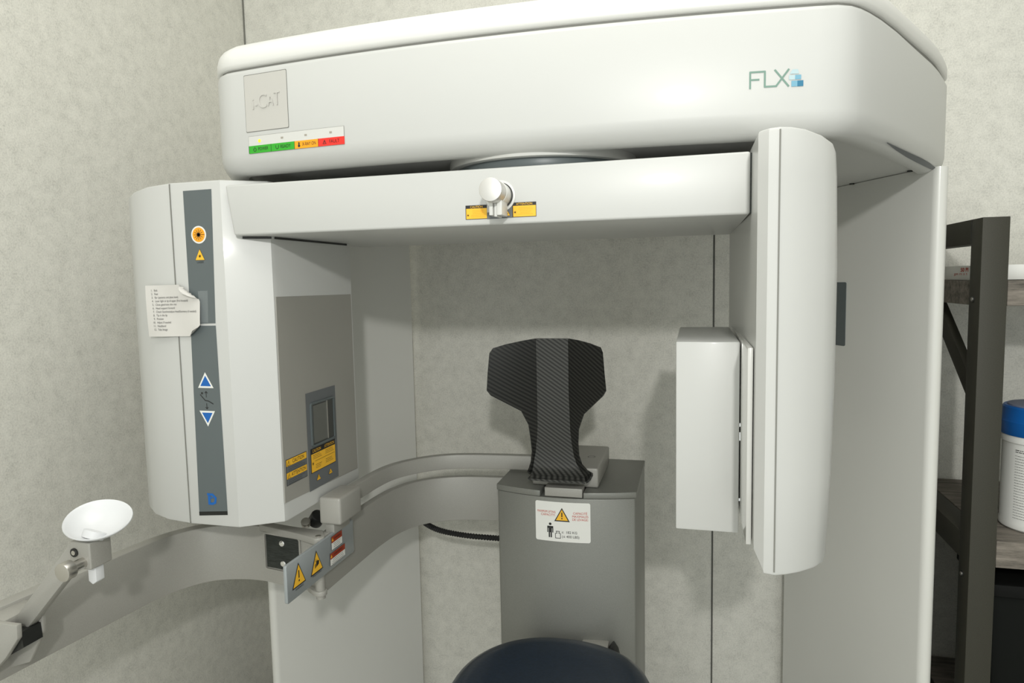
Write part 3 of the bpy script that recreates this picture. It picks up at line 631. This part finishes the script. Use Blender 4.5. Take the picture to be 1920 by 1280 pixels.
# chin rest carried at the tip of the swinging arm
clev = join(prism([(-1.06, 0.888), (-0.905, 0.888), (-0.906, 0.868), (-0.930, 0.838), (-0.985, 0.785), (-1.06, 0.755)], 0.7000, 0.7080, 'Y', 0.0012),
            box(-0.978, -0.935, 0.7075, 0.765, 0.8780, 0.8885, 0.001),
            prism([(-0.980, 0.884), (-0.905, 0.886), (-0.905, 0.862), (-0.935, 0.810), (-0.99, 0.79), (-1.06, 0.765), (-1.06, 0.87)], 0.7380, 0.7440, 'Y', 0.001))
obj('chin_rest_clevis', clev, SILVER, G, smooth=40)
obj('clevis_insert', prism([(-0.990, 0.876), (-0.908, 0.874), (-0.906, 0.852), (-0.945, 0.830), (-0.990, 0.815)], 0.7082, 0.7378, 'Y'), BLACK, G, 'black pivot block', smooth=0)
rod = [(-0.826, 1.0040), (-0.7935, 1.0040), (-0.7935, 0.9700), (-0.8200, 0.9680), (-0.8400, 0.9530), (-0.9200, 0.8740), (-0.9420, 0.8740)]
obj('chin_rest_rod', prism([(-0.826, 1.0040), (-0.812, 0.990), (-0.812, 0.972), (-0.8300, 0.9600), (-0.9160, 0.8700), (-0.9440, 0.8760)], 0.7222, 0.7375, 'Y', 0.0015), SILVER, G, smooth=40)
obj('chin_rest_block', join(box(-0.8255, -0.7905, 0.7200, 0.7560, 0.9695, 1.0070, 0.0022, 3)), SILVER, G, smooth=40)
obj('clamp_knob', join(cyl((-0.8035, 0.7215, 0.9790), (-0.8040, 0.700, 0.9785), 0.0075, seg=28), cyl((-0.8040, 0.702, 0.9785), (-0.8045, 0.688, 0.9780), 0.0125, seg=36, b=0.0008)), STEEL, G, 'brushed steel clamp knob')
obj('screw', join(cyl((-0.8165, 0.7205, 0.9925), (-0.8165, 0.7185, 0.9925), 0.0062, seg=24)), BLACK, G, 'black recessed screw')
obj('screw_head', cyl((-0.8165, 0.7188, 0.9925), (-0.8165, 0.7175, 0.9925), 0.0032, seg=18), STEEL, G)
obj('cup_peg', join(prism([(-0.8085, 0.972), (-0.7950, 0.972), (-0.7950, 0.9480), (-0.8018, 0.9435), (-0.8085, 0.9480)], 0.731, 0.745, 'Y', 0.001)), CUPM, G, 'white peg under the block')
bm = bmesh.new(); seg = 48; rings = []
outp = [(0.0, -0.026), (0.30, -0.0245), (0.55, -0.0195), (0.78, -0.0110), (0.93, -0.0035), (0.985, 0.0), (1.0, 0.0015), (0.985, 0.003), (0.955, 0.002), (0.90, -0.001), (0.74, -0.0095), (0.52, -0.0165), (0.28, -0.021), (0.0, -0.0225)]
Mx = Matrix.Translation((-0.8030, 0.748, 1.0290)) @ Matrix.Rotation(math.radians(12), 4, 'Y') @ Matrix.Rotation(math.radians(18), 4, 'X') @ Matrix.Diagonal((0.93, 0.90, 0.80, 1))
for r_, z_ in outp:
    if r_ == 0: rings.append([bm.verts.new(Mx @ Vector((0, 0, z_)))])
    else: rings.append([bm.verts.new(Mx @ Vector((0.0475*r_*math.cos(2*PI*j/seg)*(1+0.04*math.sin(2*PI*j/seg)), 0.0470*r_*math.sin(2*PI*j/seg), z_))) for j in range(seg)])
for a, b in zip(rings, rings[1:]):
    for j in range(seg):
        k = (j+1) % seg
        if len(a) == 1: bm.faces.new((a[0], b[j], b[k]))
        elif len(b) == 1: bm.faces.new((a[j], a[k], b[0]))
        else: bm.faces.new((a[j], a[k], b[k], b[j]))
obj('chin_cup', fixn(bm), CUPM, G, 'shallow oval white chin cup', smooth=60)
obj('cup_stem', cyl((-0.8050, 0.740, 1.0060), (-0.8035, 0.744, 1.0150), 0.015, seg=28), CUPM, G)
# seat
def dome(cx, cy, a, b, prof, seg=64, pw=2.25):
    bm = bmesh.new(); rings = []
    for r_, z_ in prof:
        if r_ == 0: rings.append([bm.verts.new((cx, cy, z_))]); continue
        L = []
        for j in range(seg):
            t = 2*PI*j/seg; c_, s_ = math.cos(t), math.sin(t)
            L.append(bm.verts.new((cx+a*r_*math.copysign(abs(c_)**(2/pw), c_), cy+b*r_*math.copysign(abs(s_)**(2/pw), s_), z_)))
        rings.append(L)
    for p, q in zip(rings, rings[1:]):
        for j in range(seg):
            k = (j+1) % seg
            if len(p) == 1: bm.faces.new((p[0], q[j], q[k]))
            elif len(q) == 1: bm.faces.new((p[j], p[k], q[0]))
            else: bm.faces.new((p[j], p[k], q[k], q[j]))
    return fixn(bm)
obj('seat_pad', dome(-0.245, 1.125, 0.192, 0.210, [(0, 0.535), (0.85, 0.535), (0.95, 0.542), (0.99, 0.560), (1.0, 0.578), (0.985, 0.600), (0.945, 0.616), (0.88, 0.624), (0.78, 0.625), (0.6, 0.618), (0.3, 0.611), (0, 0.610)]), NAVY, G, 'round navy padded seat', smooth=60)
obj('seat_bracket', join(box(-0.33, -0.17, 1.0, 1.36, 0.49, 0.532, 0.004), box(-0.22, -0.165, 1.325, 1.356, 0.53, 0.606, 0.003)), SILVER, G, smooth=40)
obj('belt_clip', prism([(-0.168, 0.575), (-0.140, 0.575), (-0.146, 0.598), (-0.155, 0.611), (-0.166, 0.596)], 1.322, 1.350, 'Y', 0.002), BLACK, G, 'small black belt clip')

# ============================================================ carbon fibre headrest standing in its bracket
H = thing('carbon_headrest', 'black carbon fibre headrest with a centre strip painted lighter for its reflection, standing on the grey column', 'headrest', (-0.27, 1.35, 0.95))
def sheet(name, quads_grid, th, m, parent, label=None, sm=50):
    """solidified patch: rows of points"""
    bm = bmesh.new(); V = [[bm.verts.new(p) for p in row] for row in quads_grid]
    for a, b in zip(V, V[1:]):
        for i in range(len(a)-1): bm.faces.new((a[i], a[i+1], b[i+1], b[i]))
    bm.normal_update()
    avg = sum((f.normal for f in bm.faces), Vector())
    if avg.y > 0: bmesh.ops.reverse_faces(bm, faces=bm.faces[:])
    bmesh.ops.solidify(bm, geom=bm.faces[:], thickness=th); fixn(bm)
    return obj(name, bm, m, parent, label, smooth=sm)
Ls = [(-0.3063, 1.340, 1.2335), (-0.3068, 1.343, 1.1800), (-0.3072, 1.345, 1.1178), (-0.3083, 1.350, 1.0537), (-0.3120, 1.354, 1.0130), (-0.3187, 1.356, 0.9760), (-0.3200, 1.352, 0.9630), (-0.3215, 1.340, 0.9530), (-0.3234, 1.318, 0.9505)]
Rs = [(-0.2409, 1.340, 1.2335), (-0.2415, 1.343, 1.1800), (-0.2421, 1.345, 1.1178), (-0.2406, 1.350, 1.0473), (-0.2375, 1.354, 1.0100), (-0.2290, 1.356, 0.9740), (-0.2200, 1.352, 0.9620), (-0.2110, 1.340, 0.9530), (-0.2060, 1.318, 0.9500)]
sheet('centre_strip', [[Vector(a).lerp(Vector(b), t) for t in (0, .25, .5, .75, 1)] for a, b in zip(Ls, Rs)], 0.004, CARB_LIT, H, 'central strip with its reflected light painted paler')
Lw = [[(-0.3063, 1.340, 1.2335), (-0.3310, 1.328, 1.2300), (-0.3620, 1.312, 1.2245), (-0.3860, 1.301, 1.2175)],
      [(-0.3064, 1.341, 1.2200), (-0.3330, 1.327, 1.2170), (-0.3640, 1.309, 1.2120), (-0.3915, 1.296, 1.2080)],
      [(-0.3068, 1.343, 1.1800), (-0.3360, 1.325, 1.1760), (-0.3680, 1.306, 1.1720), (-0.3945, 1.291, 1.1680)],
      [(-0.3072, 1.345, 1.1300), (-0.3370, 1.325, 1.1310), (-0.3680, 1.305, 1.1330), (-0.3965, 1.289, 1.1330)],
      [(-0.3074, 1.346, 1.1120), (-0.3350, 1.328, 1.1150), (-0.3620, 1.310, 1.1180), (-0.3900, 1.293, 1.1230)],
      [(-0.3078, 1.348, 1.0850), (-0.3180, 1.341, 1.0850), (-0.3270, 1.334, 1.0850), (-0.3360, 1.328, 1.0860)],
      [(-0.3083, 1.350, 1.0537), (-0.3130, 1.346, 1.0537), (-0.3180, 1.342, 1.0537), (-0.3235, 1.338, 1.0560)],
      [(-0.3105, 1.352, 1.0250), (-0.3140, 1.350, 1.0250), (-0.3175, 1.347, 1.0250), (-0.3205, 1.344, 1.0250)],
      [(-0.3140, 1.354, 0.9980), (-0.3155, 1.353, 0.9980), (-0.3170, 1.351, 0.9980), (-0.3185, 1.349, 0.9980)],
      [(-0.3187, 1.356, 0.9760), (-0.3192, 1.355, 0.9762), (-0.3198, 1.353, 0.9764), (-0.3206, 1.350, 0.9766)],
      [(-0.3200, 1.352, 0.9630), (-0.3208, 1.350, 0.9636), (-0.3218, 1.347, 0.9646), (-0.3228, 1.342, 0.9660)],
      [(-0.3215, 1.340, 0.9530), (-0.3225, 1.339, 0.9545), (-0.3236, 1.337, 0.9565), (-0.3246, 1.334, 0.9590)]]
Rw = [[(-0.2409, 1.340, 1.2335), (-0.2190, 1.330, 1.2310), (-0.1960, 1.315, 1.2270), (-0.1730, 1.301, 1.2205)],
      [(-0.2411, 1.341, 1.2200), (-0.2170, 1.328, 1.2190), (-0.1920, 1.312, 1.2160), (-0.1685, 1.296, 1.2110)],
      [(-0.2415, 1.343, 1.1800), (-0.2150, 1.326, 1.1780), (-0.1890, 1.309, 1.1740), (-0.1650, 1.291, 1.1700)],
      [(-0.2420, 1.345, 1.1330), (-0.2140, 1.326, 1.1340), (-0.1870, 1.308, 1.1360), (-0.1618, 1.289, 1.1380)],
      [(-0.2418, 1.346, 1.1120), (-0.2150, 1.329, 1.1150), (-0.1920, 1.312, 1.1200), (-0.1680, 1.294, 1.1270)],
      [(-0.2412, 1.348, 1.0830), (-0.2310, 1.341, 1.0830), (-0.2210, 1.334, 1.0830), (-0.2110, 1.328, 1.0830)],
      [(-0.2406, 1.350, 1.0473), (-0.2350, 1.346, 1.0480), (-0.2290, 1.342, 1.0490), (-0.2230, 1.338, 1.0500)],
      [(-0.2385, 1.352, 1.0200), (-0.2345, 1.350, 1.0200), (-0.2300, 1.347, 1.0200), (-0.2255, 1.344, 1.0200)],
      [(-0.2345, 1.354, 0.9930), (-0.2320, 1.353, 0.9930), (-0.2290, 1.351, 0.9930), (-0.2245, 1.349, 0.9930)],
      [(-0.2290, 1.356, 0.9740), (-0.2270, 1.355, 0.9745), (-0.2240, 1.352, 0.9750), (-0.2190, 1.349, 0.9760)],
      [(-0.2200, 1.352, 0.9620), (-0.2170, 1.350, 0.9630), (-0.2130, 1.347, 0.9645), (-0.2075, 1.343, 0.9665)],
      [(-0.2110, 1.340, 0.9530), (-0.2075, 1.339, 0.9550), (-0.2025, 1.337, 0.9590), (-0.1960, 1.334, 0.9650)],
      [(-0.2060, 1.318, 0.9500), (-0.2030, 1.319, 0.9510), (-0.1985, 1.321, 0.9550), (-0.1940, 1.323, 0.9640)]]
sheet('side_wing', Lw, 0.004, CARB, H, sm=20); sheet('side_wing', Rw, 0.004, CARB, H, sm=20)
obj('foot_clip', box(-0.310, -0.222, 1.3605, 1.3795, 0.9325, 0.9580, 0.002), BLACK, H)

# ============================================================ corrugated cable and wall clip
pts = [(-0.72, 1.66, 0.748), (-0.686, 1.62, 0.732), (-0.6347, 1.60, 0.717), (-0.5626, 1.60, 0.7075), (-0.4749, 1.60, 0.7065), (-0.4040, 1.598, 0.708)]
cb = obj('corrugated_cable', tube(pts, lambda i: 0.0076 if i % 2 else 0.0056, 14, 24), RUBBER, None, smooth=15)
cb['label'] = 'black corrugated cable running below the curved arm into the grey column'; cb['category'] = 'cable'
wc = obj('wall_clip', join(box(-0.846, -0.826, WY-0.012, WY, 0.478, 0.492, 0.003), cyl((-0.836, WY-0.016, 0.485), (-0.836, WY-0.010, 0.485), 0.005, seg=16)), WHITE2, None)
wc['label'] = 'tiny white clip on the wall beside the left scanner column'; wc['category'] = 'clip'

# ============================================================ SHELF on the right
K = thing('shelving_unit', 'dark metal frame shelving unit with thick weathered grey wood shelves at right', 'shelf', (0.9, 1.62, 0))
KX0, KX1, KY0, KY1, KT = 0.497, 1.42, 1.40, 1.815, 1.4463
for x0 in (KX0, KX1-0.043):
    x1 = x0+0.043
    obj('upright', box(x0, x1, KY0, KY0+0.05, 0, KT, 0.0012), POST, K)
    obj('upright', box(x0, x1, KY1-0.05, KY1, 0, KT, 0.0012), POST, K)
    obj('top_rail', box(x0, x1, KY0+0.05, KY1-0.05, KT-0.045, KT, 0.0012), POST, K)
    for z in (0.8060, 0.36): obj('side_rail', box(x0, x1, KY0+0.05, KY1-0.05, z, z+0.050, 0.001), POST, K)
    bm = prism([(KY0+0.05, 1.085), (KY0+0.05, 1.133), (KY1-0.05, 1.4463-0.08), (KY1-0.05, 1.4463-0.13)], x0+0.014, x0+0.030, 'X', 0.001)
    obj('diagonal_brace', bm, BLACKM if False else POST, K)
obj('frame_miter', box(KX0-0.0005, KX0+0.0005, KY0+0.0495, KY0+0.051, 1.4015, KT-0.001), BLACK, K)
for z in (1.30, 0.779):
    obj('bolt', join(cyl((KX0+0.001, KY0+0.030, z), (KX0-0.0015, KY0+0.030, z), 0.0060, seg=18), ), BLACK, K); obj('bolt_head', cyl((KX0-0.0012, KY0+0.030, z), (KX0-0.0028, KY0+0.030, z), 0.0038, seg=12), STEEL, K)
obj('shelf_board', box(KX0+0.004, KX1-0.004, 1.4550, KY1-0.052, 1.2885, 1.3335, 0.001), WOOD, K, smooth=0)
obj('shelf_board', box(KX0+0.0435, KX1-0.0435, KY0+0.001, KY1-0.001, 1.2885, 1.3335, 0.001), WOOD, K, smooth=0)
obj('shelf_board', box(KX0+0.0435, KX1-0.0435, KY0+0.001, KY1-0.001, 0.8066, 0.8570, 0.001), WOOD, K, smooth=0)
obj('shelf_board', box(KX0+0.0435, KX1-0.0435, KY0+0.001, KY1-0.001, 0.3600, 0.4110, 0.001), WOOD, K, smooth=0)
# flat white carton on the upper shelf
T = thing('flat_carton', 'flat white carton with red print lying on the top wooden shelf', 'carton', (0.8, 1.6, 1.334))
obj('carton_box', box(0.512, 1.10, 1.4525, 1.745, 1.3342, 1.3622, 0.0015), LWHITE, T)
d = Decal(lambda u, v, dd: (0.512-dd, u, v)); 
d2 = Decal(lambda u, v, dd: (0.512-dd, -u, v))
d2.text('50 PI', -1.520, 1.3540, 0.0105, REDT, 0, sx=1.9, bold=0.0003); d2.text('gm m a t', -1.540, 1.3465, 0.0075, REDT, 0, sx=2.6)
d2.build('carton_print', T)
# wipes canister
cxx, cyy = 0.6480, 1.500; zc = 0.8576
W = thing('wipes_canister', 'white round wipes canister with a blue lid on the middle wooden shelf', 'canister', (cxx, cyy, zc))
def lathe(cx, cy, prof, seg=64): return dome(cx, cy, 1, 1, [(r, z) for r, z in prof], seg, 2.0)
R_ = 0.066
obj('canister_body', lathe(cxx, cyy, [(0, zc), (R_-0.004, zc), (R_-0.001, zc+0.003), (R_-0.001, zc+0.012), (R_-0.0022, zc+0.014), (R_-0.0022, zc+0.166), (R_, zc+0.168), (R_, zc+0.180), (R_-0.002, zc+0.183), (0, zc+0.183)]), LWHITE, W)
lidb = obj('canister_lid', lathe(cxx, cyy, [(0, zc+0.181), (R_+0.001, zc+0.181), (R_+0.002, zc+0.183), (R_+0.002, zc+0.207), (R_+0.0005, zc+0.209), (R_-0.0005, zc+0.233), (R_-0.003, zc+0.236), (0, zc+0.236)]), CANB, W, 'blue screw lid')
obj('lid_disc', lathe(cxx, cyy, [(0, zc+0.2355), (R_-0.008, zc+0.2355), (R_-0.009, zc+0.2385), (0, zc+0.2385)]), CANG, lidb, 'grey-blue flat top')
def csurf(u, v, dd): a = -PI/2-0.35+u/R_; return (cxx+(R_-0.0020+dd)*math.cos(a), cyy+(R_-0.0020+dd)*math.sin(a), zc+v)
d = Decal(csurf, 0.0003)
for c0, sd in ((-0.048, 2), (-0.004, 5), (0.040, 9)):
    d.lines(c0, c0+0.036, 0.155, 2, 0.0036, 0.0026, INK, 0, sd); d.lines(c0, c0+0.030, 0.144, 24, 0.0052, 0.0016, INKG, 0, sd+20)
d.build('canister_label', W)
# dark bin below
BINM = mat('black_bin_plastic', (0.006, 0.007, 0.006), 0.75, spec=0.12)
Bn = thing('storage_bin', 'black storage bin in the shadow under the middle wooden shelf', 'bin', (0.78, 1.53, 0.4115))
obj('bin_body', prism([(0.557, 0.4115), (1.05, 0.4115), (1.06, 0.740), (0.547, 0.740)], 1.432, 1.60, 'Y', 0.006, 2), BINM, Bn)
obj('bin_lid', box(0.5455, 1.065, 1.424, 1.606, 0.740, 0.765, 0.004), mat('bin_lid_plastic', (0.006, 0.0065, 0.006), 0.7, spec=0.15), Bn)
